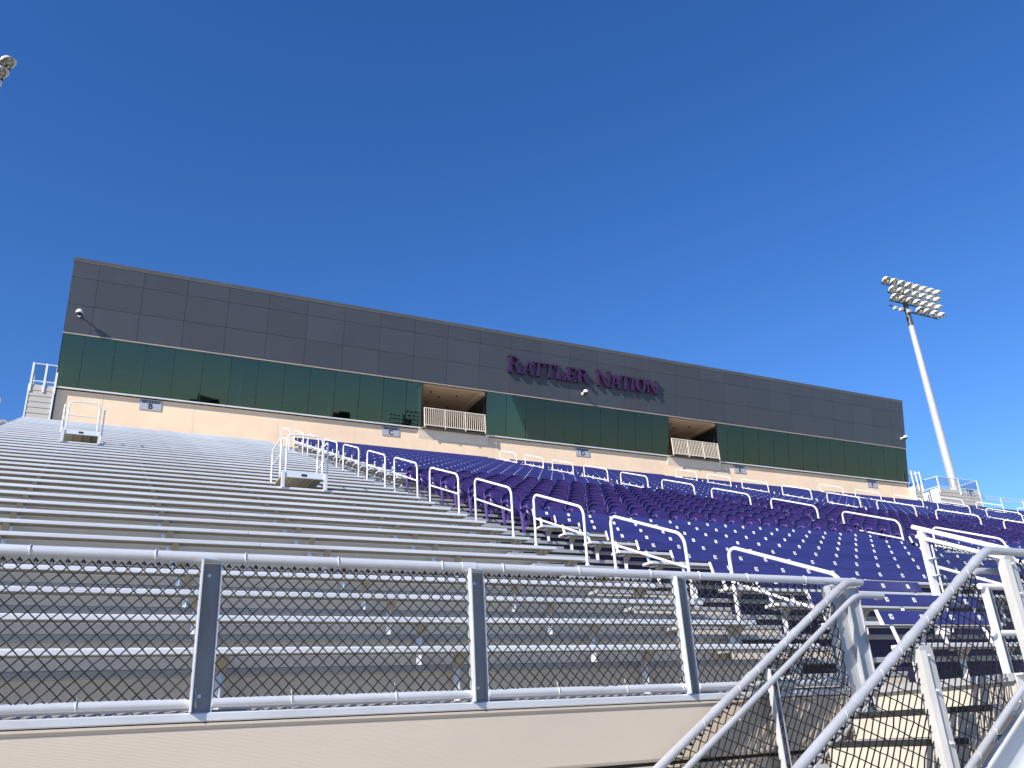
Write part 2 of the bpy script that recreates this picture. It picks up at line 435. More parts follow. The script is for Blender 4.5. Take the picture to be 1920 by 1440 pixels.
# ================================================================== CHAIRS
def chair_parts():
    W = .475
    b = MB()   # back shell, curved, rounded top
    cols, rows = 6, 6
    fr, bk = [], []
    for j in range(rows+1):
        v = j/rows
        for i in range(cols+1):
            u = -1+2*i/cols
            wv = W/2*(1-.10*max(0, v-.72)/.28*1.0) if v > .72 else W/2
            x = u*wv
            z = .40+.46*v-(.085*abs(u)**4 if v > .95 else (.045*abs(u)**4 if v > .78 else 0))
            yy = .575+.11*v-.045*u*u+.02*math.sin(v*PI)
            fr.append((x, -abs(0)+yy-.035*abs(u)**2*0, z)); bk.append((x, yy+.022, z))
    n = cols+1; F = []
    for j in range(rows):
        for i in range(cols):
            a = j*n+i; F.append((a, a+1, a+n+1, a+n))
    o = len(fr); F2 = [(f[3]+o, f[2]+o, f[1]+o, f[0]+o) for f in F]
    E = []
    ring = [i for i in range(n)]+[j*n+cols for j in range(1, rows+1)]+[rows*n+i for i in range(cols-1, -1, -1)]+[j*n for j in range(rows-1, 0, -1)]
    for k in range(len(ring)):
        a, c = ring[k], ring[(k+1)%len(ring)]; E.append((c, a, a+o, c+o))
    b.add(fr+bk, F+F2+E, True)
    rim = [fr[j*n+0] for j in range(2, rows)]+[fr[rows*n+i] for i in range(n)]+[fr[j*n+cols] for j in range(rows-1, 1, -1)]
    b.tube([(q[0], q[1]+.004, q[2]-.004) for q in rim], .017, 6)
    s = MB()   # tipped-up seat
    W2 = .40; fr, bk = [], []
    for j in range(5):
        v = j/4
        for i in range(5):
            u = -1+2*i/4
            r = 1-.12*(abs(2*v-1)**4)
            fr.append((u*W2/2*r, .40+.10*v+.03*(v-.5)**2*4-.012*u*u, .36+.36*v-.02*abs(u)**3*v)); bk.append((u*W2/2*r*.97, .455+.10*v, .37+.34*v))
    F = []; n = 5
    for j in range(4):
        for i in range(4):
            a = j*n+i; F.append((a, a+1, a+n+1, a+n))
    o = 25; F2 = [(f[3]+o, f[2]+o, f[1]+o, f[0]+o) for f in F]
    ring = list(range(5))+[9,14,19,24]+[23,22,21,20]+[15,10,5]
    E = [(ring[(k+1)%len(ring)], ring[k], ring[k]+o, ring[(k+1)%len(ring)]+o) for k in range(len(ring))]
    s.add(fr+bk, F+F2+E, True)
    a = MB()   # standard with arm rest
    a.prism([(-.016, .47, .0), (-.016, .53, .0), (-.016, .60, .40), (-.016, .63, .60), (-.016, .58, .60), (-.016, .50, .40)], (.032, 0, 0))
    a.box(-.028, .028, .42, .60, 0, .012)
    a.tube([(0, .61, .60), (0, .50, .625), (0, .38, .62), (0, .33, .60), (0, .34, .575)], .019, 6)
    a.prism([(-.010, .52, .36), (-.010, .40, .50), (-.010, .42, .52), (-.010, .54, .40)], (.02, 0, 0))
    return b, s, a
cb, cs, ca = chair_parts()
cb_me, cs_me, ca_me = cb.mesh('backrest', PURPLE_CH), cs.mesh('seat', PURPLE_CH), ca.mesh('standard', PURPLE_ST)
stuff = MB(); total = 0
for s in 'CDEFG':
    x0, x1 = SECT[s]; nc = 18; pit = (x1-x0)/nc
    for n in CHAIR_ROWS:
        y, z = nose(n)
        for i in range(nc):
            x = x0+pit*(i+.5)
            if total < 162 or (s == 'D' and (n-10)*18+i < 138):
                if s == 'C' or s == 'D':
                    total += 1
                    t = thing('stadium_chair', 'purple tip-up stadium chair, %s from the left in the %s chair row, Section %s' % (ordinal(i), ordinal(n-10), s), 'chair', (x, y, z), 'purple tip-up stadium chairs')
                    link('backrest', cb_me, t).rotation_euler = (random.uniform(-.012, .012), 0, random.uniform(-.02, .02)); link('seat', cs_me, t).rotation_euler = (random.uniform(-.04, .03), 0, 0)
                    link('standard', ca_me, t, (-pit/2+.012, 0, 0)); link('standard', ca_me, t, (pit/2-.012, 0, 0))
                    continue
            k = 1 if False else 0
            for src, mi in ((cb, 0), (cs, 0), (ca, 1)):
                ox = -pit/2 if mi else 0
                stuff.cur = mi
                stuff.add([(p[0]+x+ox, p[1]+y, p[2]+z) for p in src.v], src.f, mi == 0)
o = part('stadium_chairs', stuff, [PURPLE_CH, PURPLE_ST])
tag(o, 'far block of purple tip-up stadium chairs in Sections D to G, right of the second aisle', 'chairs', 'purple tip-up stadium chairs', 'stuff')

# ================================================================== AISLE HANDRAILS
def handrail_meshes():
    y0, y1 = 0.0, 2*RUN; zr = 2*RISE
    h = .93; a = .14
    path = [(0, y0, 0), (0, y0, h-a)]
    sl = RISE/RUN
    for k in range(1, 5):
        th = k/5*PI/2; path.append((0, y0+a*(1-math.cos(th)), h-a+a*math.sin(th)*(1)+sl*a*(1-math.cos(th))))
    path.append((0, y0+a, h+sl*a)); path.append((0, y1-a, h+zr-sl*a))
    for k in range(1, 5):
        th = k/5*PI/2; path.append((0, y1-a+a*math.sin(th), h+zr-a+a*math.cos(th)-sl*a*(1-math.sin(th))*1))
    path += [(0, y1, h+zr-a), (0, y1, zr)]
    f = MB(); f.tube(path, .0215, 8)
    mid = MB(); mid.tube([(0, y0, .50), (0, y1, .50+zr)], .0175, 8)
    bp = MB(); bp.box(-.06, .06, -.06, .06, 0, .012); bp.tube([(0, 0, .012), (0, 0, .05)], .032, 8)
    return f.mesh('hoop', WHITE), mid.mesh('mid_rail', WHITE), bp.mesh('base_plate', WHITE)
hoop_me, mid_me, bp_me = handrail_meshes()
BET = ['A and B', 'B and C', 'C and D', 'D and E', 'E and F', 'F and G']
for ai, ax in enumerate(AISLES):
    for k in range(12):
        y = 6.17+k*2.394; n = int((y-NOSE_Y)//RUN); z = nose(n)[1]
        if n+2 >= NROW: break
        if ai == 0 and k < 10: continue
        t = thing('aisle_handrail', 'white hooped aisle handrail, %s hoop up from the fence, aisle between Sections %s' % (ordinal(k), BET[ai]), 'handrail', (ax, y, z+.17), 'white aisle handrails')
        t.rotation_euler = (random.uniform(-.006, .006), random.uniform(-.018, .018), random.uniform(-.01, .01))
        link('hoop', hoop_me, t); link('mid_rail', mid_me, t)
        link('base_plate', bp_me, t); link('base_plate', bp_me, t, (0, 2*RUN, 2*RISE))

# ================================================================== CHAIN LINK
def chain(m, x0, x1, zb, zt, y, w=.074, r=.0052, shear=0.0, xref=0.0, axis='x'):
    nx = int((x1-x0)/(w/2)); nz = int(round((zt-zb)/(w/2)))
    ox = x0+((x1-x0)-nx*w/2)/2
    for i in range(nx+1):
        sgn = 1 if i % 2 else -1
        pts = []
        for k in range(nz+1):
            c = 1 if k % 2 else -1
            px = ox+i*w/2+sgn*c*w/4
            px = min(max(px, x0), x1)
            pz = zb+(zt-zb)*k/nz
            j = .0022*(1 if (k+i) % 2 else -1)
            sag = .004*math.sin(px*7.3+k*.9)+.003*math.sin(px*17+k*2.1)
            px += .003*math.sin(k*1.7+px*23)
            q = pz+shear*(px-xref)
            pts.append((px, y+j*sgn+sag, q) if axis == 'x' else (y+j*sgn+sag, px, q))
        m.tube(pts, r, 5, smooth=True)
    # twisted knuckles along the top
    for i in range(0, nx+1, 2):
        px = ox+i*w/2+w/4
        if x0 < px < x1:
            q = zt+shear*(px-xref)
            p = (px, y, q) if axis == 'x' else (y, px, q)
            pp = [(p[0]-.010, p[1], p[2]-.012), (p[0], p[1]-.003, p[2]+.004), (p[0]+.010, p[1]+.002, p[2]-.012)] if axis == 'x' else [(p[0], p[1]-.010, p[2]-.012), (p[0], p[1], p[2]+.004), (p[0], p[1]+.010, p[2]-.012)]
            m.tube(pp, r*1.5, 5)
    return m
def tie(x, y, z, r=.033, slope=0):
    m = MB()
    pts = [(x+slope*.0+.004*math.sin(k), y+r*math.cos(k/10*2*PI), z+r*math.sin(k/10*2*PI)) for k in range(11)]
    m.tube(pts, .0035, 5)
    m.tube([(x, y+.006, z-r), (x+.010, y-.004, z-r-.035)], .003, 5)
    return m
def tie_up(x, y, z, r=.033):
    m = MB()
    pts = [(x+.004*math.sin(k), y+r*math.cos(k/10*2*PI), z+r*math.sin(k/10*2*PI)) for k in range(11)]
    m.tube(pts, .0035, 5); m.tube([(x, y-.006, z+r), (x-.006, y, z+r+.045)], .003, 5); return m
def channel_post(x, y, z0, z1, w=.10, d=.068, t=.007, left=True):
    """channel with its web facing the field side and flanges turned toward it"""
    m = MB()
    m.cur = 1; m.box(x, x+w, y, y+t, z0, z1-.012); m.cur = 0
    m.box(x-t, x, y-d, y+t, z0, z1)
    m.box(x+w, x+w+t, y-d*.35, y+t, z0, z1)
    m.prism([(x-t, y-d, z1), (x+w+t, y-d*.4, z1), (x+w+t, y+t, z1+.002), (x-t, y+t, z1+.002)], (0, 0, .006))
    for zz in (z0+.08, z1-.08):
        m.tube([(x+w*.4, y, zz), (x+w*.4, y-.012, zz)], .011, 6)
    return m
fence = thing('chain_link_fence', 'low black chain link fence with silver pipe rails along the front walkway edge', 'fence')
TOPZ, BOTZ = 1.03, .258
posts = [.62+1.63*k for k in range(-3, 3)]
xs = [-5.9]+[p for p in posts]+[5.46]
for p in posts: part('post', channel_post(p, FENCE_Y+.01, DECK_Z+.002, TOPZ-.022), [GALV, GALV_SHADE], fence)
edges = [posts[0]-1.63]+posts+[5.36]
for a, b in zip(edges[:-1], edges[1:]):
    part('mesh_panel', chain(MB(), a+.108, b-.012, BOTZ+.012, TOPZ-.045, FENCE_Y-.01), BLACKWIRE, fence)
    br = MB(); br.tube([(a+.108, FENCE_Y, BOTZ), (b-.008, FENCE_Y, BOTZ)], .026, 12); part('bottom_rail', br, GALV, fence)
    for f in (.12, .48, .85):
        x = a+.1+(b-a-.11)*f+random.uniform(-.06, .06)
        part('tie_wire', tie(x, FENCE_Y, TOPZ), GALV, fence)
        part('tie_wire', tie_up(x-.25+random.uniform(-.08, .08), FENCE_Y, BOTZ, .029), GALV, fence)
for a, b in ((-6.0, -1.05), (-1.05, 2.25), (2.25, 5.72)):
    tr_ = MB(); tr_.tube([(a, FENCE_Y, TOPZ), (b-.002, FENCE_Y, TOPZ)], .029, 14)
    part('top_rail', tr_, GALV, fence)
sl_ = MB(); sl_.tube([(2.20, FENCE_Y, TOPZ), (2.30, FENCE_Y, TOPZ)], .0325, 14); part('rail_sleeve', sl_, GALV, fence)
# wide end post at the stair opening (two channels back to back)
m = MB()
m.box(5.385, 5.53, 4.955, 4.963, DECK_Z-.33, TOPZ-.045); m.box(5.378, 5.385, 4.935, 5.03, DECK_Z-.33, TOPZ-.045)
m.box(5.53, 5.538, 4.915, 5.03, DECK_Z-.33, TOPZ-.040)
m.box(5.538, 5.69, 4.955, 4.963, DECK_Z-.12, TOPZ-.045); m.box(5.69, 5.697, 4.94, 5.03, DECK_Z-.12, TOPZ-.045)
part('end_post', m, GALV_R, fence)
part('end_cap', MB().tube([(5.72, FENCE_Y, TOPZ), (5.745, FENCE_Y, TOPZ)], .033, 12), GALV, fence)
# short post right of the opening + fence beyond
fence2 = thing('chain_link_fence', 'black chain link fence with silver posts right of the stair opening', 'fence')
for x in (7.36, 9.0): part('post', channel_post(x, FENCE_Y+.01, DECK_Z+.002, TOPZ-.022), [GALV, GALV_SHADE], fence2)
for z in (TOPZ, .62): part('rail', MB().tube([(7.3, FENCE_Y-.02, z), (10.4, FENCE_Y-.02, z)], .027, 10), WHITE, fence2)
part('mesh_panel', chain(MB(), 7.47, 8.98, BOTZ, TOPZ-.03, FENCE_Y+.03), BLACKWIRE, fence2)
part('mesh_panel', chain(MB(), 9.12, 10.35, BOTZ, TOPZ-.03, FENCE_Y+.03), BLACKWIRE, fence2)

# ================================================================== STAIR
SL = .61
def rz(x): return .97+SL*(x-5.47)
stair = thing('metal_stair', 'steep metal stair with cream risers climbing to the front walkway at right', 'stair')
YF, YB = 3.66, 4.90
rise = (DECK_Z-GROUND)/10; runs = rise/SL
for k in range(10):
    xk = 5.56-k*runs; zt_ = DECK_Z-k*rise
    r = MB(); r.box(xk, xk+.012, YF+.06, YB-.04, zt_-rise+.002, zt_-.040); part('riser', r, STEP, stair)
    if k:
        t_ = MB(); t_.cbox(0, YB-YF-.1, .004, runs-.006, -.045, -.003, .004); t_.cur = 1; t_.cbox(0, YB-YF-.1, -.014, .0, -.036, 0, .004)  # dark nose strip stands in for the shadow band between the risers
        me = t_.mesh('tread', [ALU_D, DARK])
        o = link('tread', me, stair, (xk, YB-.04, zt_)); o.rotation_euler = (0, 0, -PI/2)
land = MB(); land.cbox(5.53, 7.3, YF+.05, YF+.1, DECK_Z-.05, DECK_Z, .006); land.box(5.53, 7.3, YF+.105, 4.95, DECK_Z-.05, DECK_Z-.002); land.box(5.52, 5.528, YF+.06, 4.95, DECK_Z-.05, DECK_Z)
part('landing', land, ALU_D, stair)
def stringer(y, o0, o1, d=.05):
    m = MB(); xa, xb = 2.62, 5.55
    def zz(x, o): return rz(x)+o
    t = .008
    m.prism([(xa, y, zz(xa, o0)), (xb, y, zz(xb, o0)), (xb, y, zz(xb, o1)), (xa, y, zz(xa, o1))], (0, t, 0))
    m.prism([(xa, y-d, zz(xa, o0)), (xb, y-d, zz(xb, o0)), (xb, y-d, zz(xb, o0)-.012), (xa, y-d, zz(xa, o0)-.012)], (0, d, 0))
    m.prism([(xa, y-d, zz(xa, o1)+.012), (xb, y-d, zz(xb, o1)+.012), (xb, y-d, zz(xb, o1)), (xa, y-d, zz(xa, o1))], (0, d, 0))
    m.box(xb, 7.4, y, y+t, DECK_Z-.26, DECK_Z-.002); m.box(xb, 7.4, y-d, y, DECK_Z-.26, DECK_Z-.248); m.box(xb, 7.4, y-d, y, DECK_Z-.014, DECK_Z-.002)
    return m
part('stringer', stringer(YF+.04, -1.00, -1.27), GALV, stair)
part('stringer', stringer(YB-.02, -1.00, -1.27), GALV, stair)
for x in (5.62, 7.2):
    m = MB(); m.box(x, x+.1, YF+.08, YF+.18, GROUND, DECK_Z-.27); part('support_leg', m, GALV, stair)

def stair_rail(name, label, y, post_xs, top_end, hy):
    t = thing(name, label, 'railing')
    a = 2.35
    # top rail with the bend at the head of the stair
    path = [(a, y, rz(a)-.0)]+[(5.43, y, rz(5.43)), (5.475, y, rz(5.475)-.004), (5.515, y, .990), (5.56, y, 1.003), (top_end, y, 1.005)]
    part('top_rail', MB().tube(path, .029, 14), GALV_R, t)
    part('bottom_rail', MB().tube([(a, y, rz(a)-.89), (5.52, y, rz(5.52)-.89)], .022, 10), GALV_R, t)
    hp = [(a+.1, hy, rz(a+.1)-.105), (5.41, hy, rz(5.41)-.105), (5.455, hy, rz(5.455)-.109), (5.50, hy, .874), (5.55, hy, .884), (5.80, hy, .885)]
    h = MB(); h.tube(hp, .021, 12); part('handrail', h, GALV_R, t)
    part('handrail_return', MB().tube([(5.80, hy, .885), (5.83, (hy*.7+y*.3), .885), (5.83, y, .885)], .021, 10), GALV_R, t)
    part('mesh_panel', chain(MB(), a, 5.36, rz(a)-.875, rz(a)-.045, y+.012, w=.088, shear=SL, xref=a), BLACKWIRE, t)
    for x in (3.1, 3.9, 4.25, 4.45, 4.75, 5.05, 5.25):
        part('tie_wire', tie(x, y, rz(x), .0315), GALV_R, t)
        part('rail_sleeve', MB().tube([(x+.1, y, rz(x+.1)), (x+.15, y, rz(x+.15))], .0325, 12), GALV_R, t)
        xb = x-.12
        part('tie_wire', tie(xb, y, rz(xb)-.89, .026), GALV_R, t)
    for x in (3.3, 4.2, 5.2):
        part('bracket', MB().tube([(x, hy, rz(x)-.125), (x, hy*.5+y*.5, rz(x)-.17), (x, y, rz(x)-.16)], .009, 6), GALV_R, t)
    return t
rb = stair_rail('stair_railing', 'silver stair railing with black mesh on the far side, against the beige fascia', YB, (), 5.70, YB-.09)
for x in (3.55, 4.55): part('post', channel_post(x, YB+.01, rz(x)-1.2, rz(x)-.06, .07, .045), [GALV, GALV_SHADE], rb)
rf = stair_rail('stair_railing', 'silver stair railing with black mesh on the near side, cut by the photo edge', YF, (), 7.3, YF+.10)
def face_post(x, z0, z1, y=YF-.03, w=.115):
    m = MB(); t = .008
    m.box(x, x+w, y, y+t, z0, z1-.02)
    m.prism([(x, y, z1-.02), (x+w, y, z1-.02), (x+w-.02, y, z1), (x+.02, y, z1)], (0, t, 0))
    m.box(x-.002, x+.006, y+t, y+.06, z0, z1-.02); m.box(x+w-.006, x+w+.002, y+t, y+.06, z0, z1-.02)
    m.prism([(x-.002, y-.002, z0), (x+.035, y-.016, z0), (x+.035, y-.016, z1-.03), (x-.002, y-.002, z1-.03)], (.006, .006, 0))
    return m
def bolts(x, zs, y=YF-.03):
    m = MB()
    for xx, zz in zs: m.tube([(x+xx, y, zz), (x+xx, y-.03, zz)], .008, 6); m.tube([(x+xx, y, zz), (x+xx, y-.009, zz)], .014, 6)
    return m
for x, zt_, zb_ in ((3.58, rz(3.62)-.06, rz(3.58)-1.25), (4.60, rz(4.65)-.09, rz(4.6)-1.27), (5.66, 1.0-.03, -.06), (6.05, .97, -.06)):
    p = part('post', face_post(x, zb_, zt_), GALV_FACE, rf)
    part('bolt', bolts(x, [(.05, zt_-.06), (.055, zt_-.26), (.075, zt_-.55)]), GALV, p)
for o in (-.45,):
    part('mesh_panel', chain(MB(), 5.80, 6.03, .12, .95, YF+.012), BLACKWIRE, rf)
    part('mesh_panel', chain(MB(), 6.19, 7.25, .12, .95, YF+.012), BLACKWIRE, rf)

# sloping guard fence inside the purple section
guard = thing('guard_fence', 'white sloping guard rails with black mesh below, beside the lowest purple benches', 'fence')
GX = 10.52
def gz(y): return 2.40+.46*(y-7.85)
part('top_rail', MB().tube([(GX, 7.95, gz(7.95)), (GX, 5.0, gz(5.0))], .034, 10), WHITE, guard)
part('rail', MB().tube([(GX, 7.92, gz(7.92)-.13), (GX, 5.0, gz(5.0)-.13)], .03, 10), WHITE, guard)
m = MB(); m.box(GX-.05, GX+.05, 7.80, 7.86, nose(2)[1], gz(7.83)-.03); part('post', m, WHITE, guard)
m = MB(); m.box(GX-.05, GX+.05, 5.86, 5.92, nose(0)[1], gz(5.9)-.03); part('post', m, GALV_SHADE, guard)
for z in (1.95, 1.72, 1.45):
    m = MB(); m.box(GX-.05, GX+.05, 7.70, 7.80, z, z+.015); part('tension_band', m, GALV, guard)
part('tension_bar', MB().tube([(GX, 7.72, gz(7.72)-.2), (GX, 7.72, nose(2)[1]+.1)], .012, 6), WHITE, guard)
part('mid_rail', MB().tube([(GX, 7.7, gz(7.7)-.5), (GX, 5.1, gz(5.1)-.5)], .022, 8), GALV, guard)
part('mesh_panel', chain(MB(), 5.1, 7.7, gz(5.1)-1.15, gz(5.1)-.16, GX+.01, shear=.46, xref=5.1, axis='y'), BLACKWIRE, guard)

# ================================================================== PRESS BOX
T = math.radians(10.12); YB_, ZB_ = 34.9, 13.63
UV = Vector((0, -math.sin(T), math.cos(T))); UN = Vector((0, -math.cos(T), -math.sin(T)))
def fac(u, v, w=0): return Vector((u, YB_, ZB_))+UV*v+UN*w
V1 = (15.80-ZB_)/math.cos(T); V2 = (18.97-ZB_)/math.cos(T)
FX0, FX1 = -1.76, 46.86
def fbox(m, u0, u1, v0, v1, w0, w1):
    return m.hexa([fac(u0,v0,w1),fac(u1,v0,w1),fac(u1,v0,w0),fac(u0,v0,w0),fac(u0,v1,w1),fac(u1,v1,w1),fac(u1,v1,w0),fac(u0,v1,w0)])
box = thing('press_box', 'long press box with leaning charcoal panels, green glass band and cream base wall', 'building')
m = MB(); us = [FX0]+[-.80+1.72*k for k in range(28)]; us = [u for u in us if u < FX1-.2]+[FX1]
vs = [V1+.055, V1+1.235, V1+2.39, V2-.13]
for a, b in zip(us[:-1], us[1:]):
    for c, d in zip(vs[:-1], vs[1:]):
        q = .006; fbox(m, a+q, b-q, c+q, d-q, .0, .03+random.uniform(0, .002))
part('facade_panel', m, GREYPANEL, box)
m = MB(); fbox(m, FX0, FX1, V1+.05, V2-.13, -.10, .0); part('panel_backing', m, BACKING, box)
m = MB()
for a in range(0, 17):
    u0 = FX0-.03+a*2.862; fbox(m, u0, u0+2.855, V2-.125, V2, -.35, .055)
part('coping', m, COPING, box)
m = MB(); fbox(m, FX0-.01, FX1+.01, V2-.155, V2-.128, 0, .042); part('coping_trim', m, TRIM, box)
m = MB(); fbox(m, FX0-.01, FX1+.01, V1, V1+.048, -.06, .045); part('head_trim', m, TRIM, box)
# windows
bays = [(FX0, 13.53, [-.95]+[.19+1.14*k for k in range(12)]), (16.87, 27.93, [16.87+1.106*k for k in range(1, 10)]), (31.31, FX1, [32.05+1.155*k for k in range(13)])]
pane_edges = []
for a, b, js in bays:
    e = [a+.01]+[j for j in js if a+.3 < j < b-.3]+[b-.01]
    pane_edges.append(e)
    for c, d in zip(e[:-1], e[1:]):
        m = MB(); fbox(m, c+.006, d-.006, .035, V1-.004, -.03, -.018); a_ = random.uniform(-.0035, .0035); e_ = random.uniform(-.0025, .0025)
        m.v = [tuple(Vector(q)+UN*(a_*(q[0]-(c+d)/2)+e_*(q[2]-ZB_-1))) for q in m.v]; part('window_pane', m, GLASS, box)
    m = MB()
    for c in e[1:-1]: fbox(m, c-.010, c+.010, .035, V1-.004, -.034, -.012)
    for c in (a, b): fbox(m, c-.03 if c == b else c, c if c == b else c+.03, .03, V1-.002, -.06, -.010)
    part('window_mullion', m, BLACK, box)
    m = MB(); fbox(m, a, b, -.02, .033, -.06, .05); part('window_sill', m, SILL, box)
# base wall
wx0, wx1 = -1.66, 46.75
js = [wx0]+[.01+3.46*k for k in range(14)]; js = [j for j in js if j < wx1-.3]+[wx1]
m = MB()
for a, b in zip(js[:-1], js[1:]): m.box(a+.006, b-.006, WALL_Y, WALL_Y+.15, 10.9, 13.585)
part('base_wall', m, CREAM, box)
m = MB(); m.box(wx0, wx1, WALL_Y+.006, WALL_Y+.14, 10.9, 13.58); part('wall_joint', m, TRIM, box)
m = MB(); m.box(FX0, FX1, WALL_Y-.02, WALL_Y+8, 13.44, 13.60) if False else m.box(FX0, FX1, WALL_Y+.16, WALL_Y+8, 13.46, 13.59)
part('floor_slab', m, FLOORI, box)
# shell
def side(x0, x1):
    m = MB(); p = [fac(x0, -.02, -.05), fac(x0, V2-.13, -.05), Vector((x0, WALL_Y+8, 18.3)), Vector((x0, WALL_Y+8, 10.5)), Vector((x0, WALL_Y+.16, 10.5))]
    m.prism(p, (x1-x0, 0, 0)); return m
m = MB()
for x in (FX0, FX1-.12):
    p = [fac(x, V1, -.11), fac(x, V2-.13, -.11), Vector((x, WALL_Y+8, 18.3)), Vector((x, WALL_Y+8, 10.5)), Vector((x, WALL_Y+2.6, 10.5)), Vector((x, WALL_Y+2.6, 15.9))]
    m.prism(p, (.12, 0, 0))
    p = [fac(x, 0, -.11), fac(x, .06, -.11), Vector((x, WALL_Y+2.6, 13.7)), Vector((x, WALL_Y+2.6, 10.5)), Vector((x, WALL_Y+.16, 10.5))]
    m.prism(p, (.12, 0, 0))
part('end_wall', m, GREYPANEL, box)
m = MB()
for x in (FX0+.01, FX1-.03):
    m.prism([fac(x, .06, -.07), fac(x, V1-.01, -.07), Vector((x, WALL_Y+2.58, 15.88)), Vector((x, WALL_Y+2.58, 13.72))], (.012, 0, 0))
part('side_window', m, GLASS, box)
m = MB(); m.box(FX0+.13, FX1-.13, 34.6, WALL_Y+8, 18.1, 18.25); part('roof', m, COPING, box)
m = MB(); m.box(FX0+.13, FX1-.13, WALL_Y+7.8, WALL_Y+8, 10.5, 18.1); part('back_wall', m, INTERIOR, box)
rooms = [(FX0+.14, 13.40), (17.0, 27.8), (31.45, FX1-.14)]
for a, b in rooms:
    m = MB(); m.box(a, b, 34.75, WALL_Y+5.2, 15.82, 15.9); part('room_ceiling', m, INTERIOR, box)
    m = MB(); m.box(a, b, WALL_Y+5.0, WALL_Y+5.2, 13.6, 15.82); part('room_wall', m, INTERIOR, box)
for x in (1.33, 5.25, 9.2, 22.3, 35.9, 40.7, 44.8):
    m = MB(); m.prism([Vector((x-.06, 35.25, 13.6)), Vector((x-.06, 34.85, 15.8)), Vector((x-.06, 39.9, 15.8)), Vector((x-.06, 39.9, 13.6))], (.12, 0, 0)); part('partition_wall', m, INTERIOR, box)
for a, b in rooms:
    m = MB(); m.box(a, b, 35.5, 36.0, 14.25, 14.30); part('counter', m, FLOORI, box)
# balconies
for (a, b, nm) in ((13.53, 16.87, 'left'), (27.93, 31.31, 'right')):
    bal = MB(); bal.box(a+.02, b-.02, 34.62, WALL_Y+4, 15.74, 15.81); part('balcony_ceiling', bal, TAN_CEIL, box)
    s1 = MB(); s1.box(a-.08, a+.015, 35.02, WALL_Y+4, 13.6, 15.735); part('balcony_side_wall', s1, TAN_CEIL, box)
    s2 = MB(); s2.box(b-.012, b, 36.9, WALL_Y+4, 13.6, 15.735); part('balcony_side_wall', s2, TAN_CEIL, box)
    d = MB(); d.prism([Vector((b-.01, 35.2, 13.6)), Vector((b-.01, 34.75, 15.6)), Vector((b-.01, 36.85, 15.6)), Vector((b-.01, 36.85, 13.6))], (.01, 0, 0)); part('glass_door', d, BLACK, box)
    bw = MB(); bw.box(a+.02, b-.02, WALL_Y+3.9, WALL_Y+4, 13.6, 15.735); part('balcony_back_wall', bw, TAN_CEIL, box)
    beam = MB(); beam.box(b-.32, b-.02, 34.7, WALL_Y+3.9, 15.66, 15.736); part('ceiling_beam', beam, TAN_CEIL, box)
    fl = MB(); fl.box(a+.02, b-.02, 34.72, WALL_Y+3.9, 13.595, 13.66); part('balcony_floor', fl, FLOORI, box)
    for (dx, dy_) in ((.7, .8), (1.3, 1.3), (2.1, .9), (1.0, 2.2), (2.2, 2.4)):
        part('downlight', MB().tube([(a+dx, WALL_Y+dy_-.5, 15.735), (a+dx, WALL_Y+dy_-.5, 15.70)], .055, 10), BLACK, box)
    lg = MB(); lg.prism_x([(34.88, 13.62), (34.88, 13.60), (34.996, 13.16), (34.996, 13.62)], a-.12, b+.16); part('balcony_ledge', lg, CREAM2, box)
    yb = 34.62
    r = MB()
    for z in (13.72, 14.57): r.box(a+.06, b-.10, yb-.02, yb+.02, z-.02, z+.02)
    xsn = [a+.06+(b-a-.2)*k/3 for k in range(4)]
    part('balcony_rail', r, BEIGE, box)
    for x in xsn:
        q = MB(); q.box(x-.001, x+.045, yb-.023, yb+.023, 13.62, 14.593); part('balcony_post', q, BEIGE, box)
    q = MB()
    for k in range(1, 30):
        x = a+.07+(b-a-.2)*k/30
        if k % 10: q.box(x, x+.024, yb-.012, yb+.012, 13.74, 14.55)
    part('balcony_picket', q, BEIGE, box)

# screens hanging in the rooms
k = 0
for x, lab in ((.62, 'dark screen hanging behind green glass above the Section B sign, nearer the left end'), (2.0, 'dark screen hanging behind green glass, second from the left end of the press box'),
               (36.9, 'dark screen hanging behind green glass right of the second balcony'), (40.0, 'dark screen hanging behind green glass above the gap between Sections E and F'), (42.9, 'dark screen hanging behind green glass nearest the right end')):
    t = thing('tv_screen', lab, 'screen', (x, 35.5, 14.95), 'screens hanging in the press box')
    m = MB(); m.box(-.5, .5, 0, .06, 0, .56); part('panel', m, BLACK, t)
    part('hanger', MB().tube([(0, .05, .5), (0, .05, .88)], .025, 8), BLACK, t)

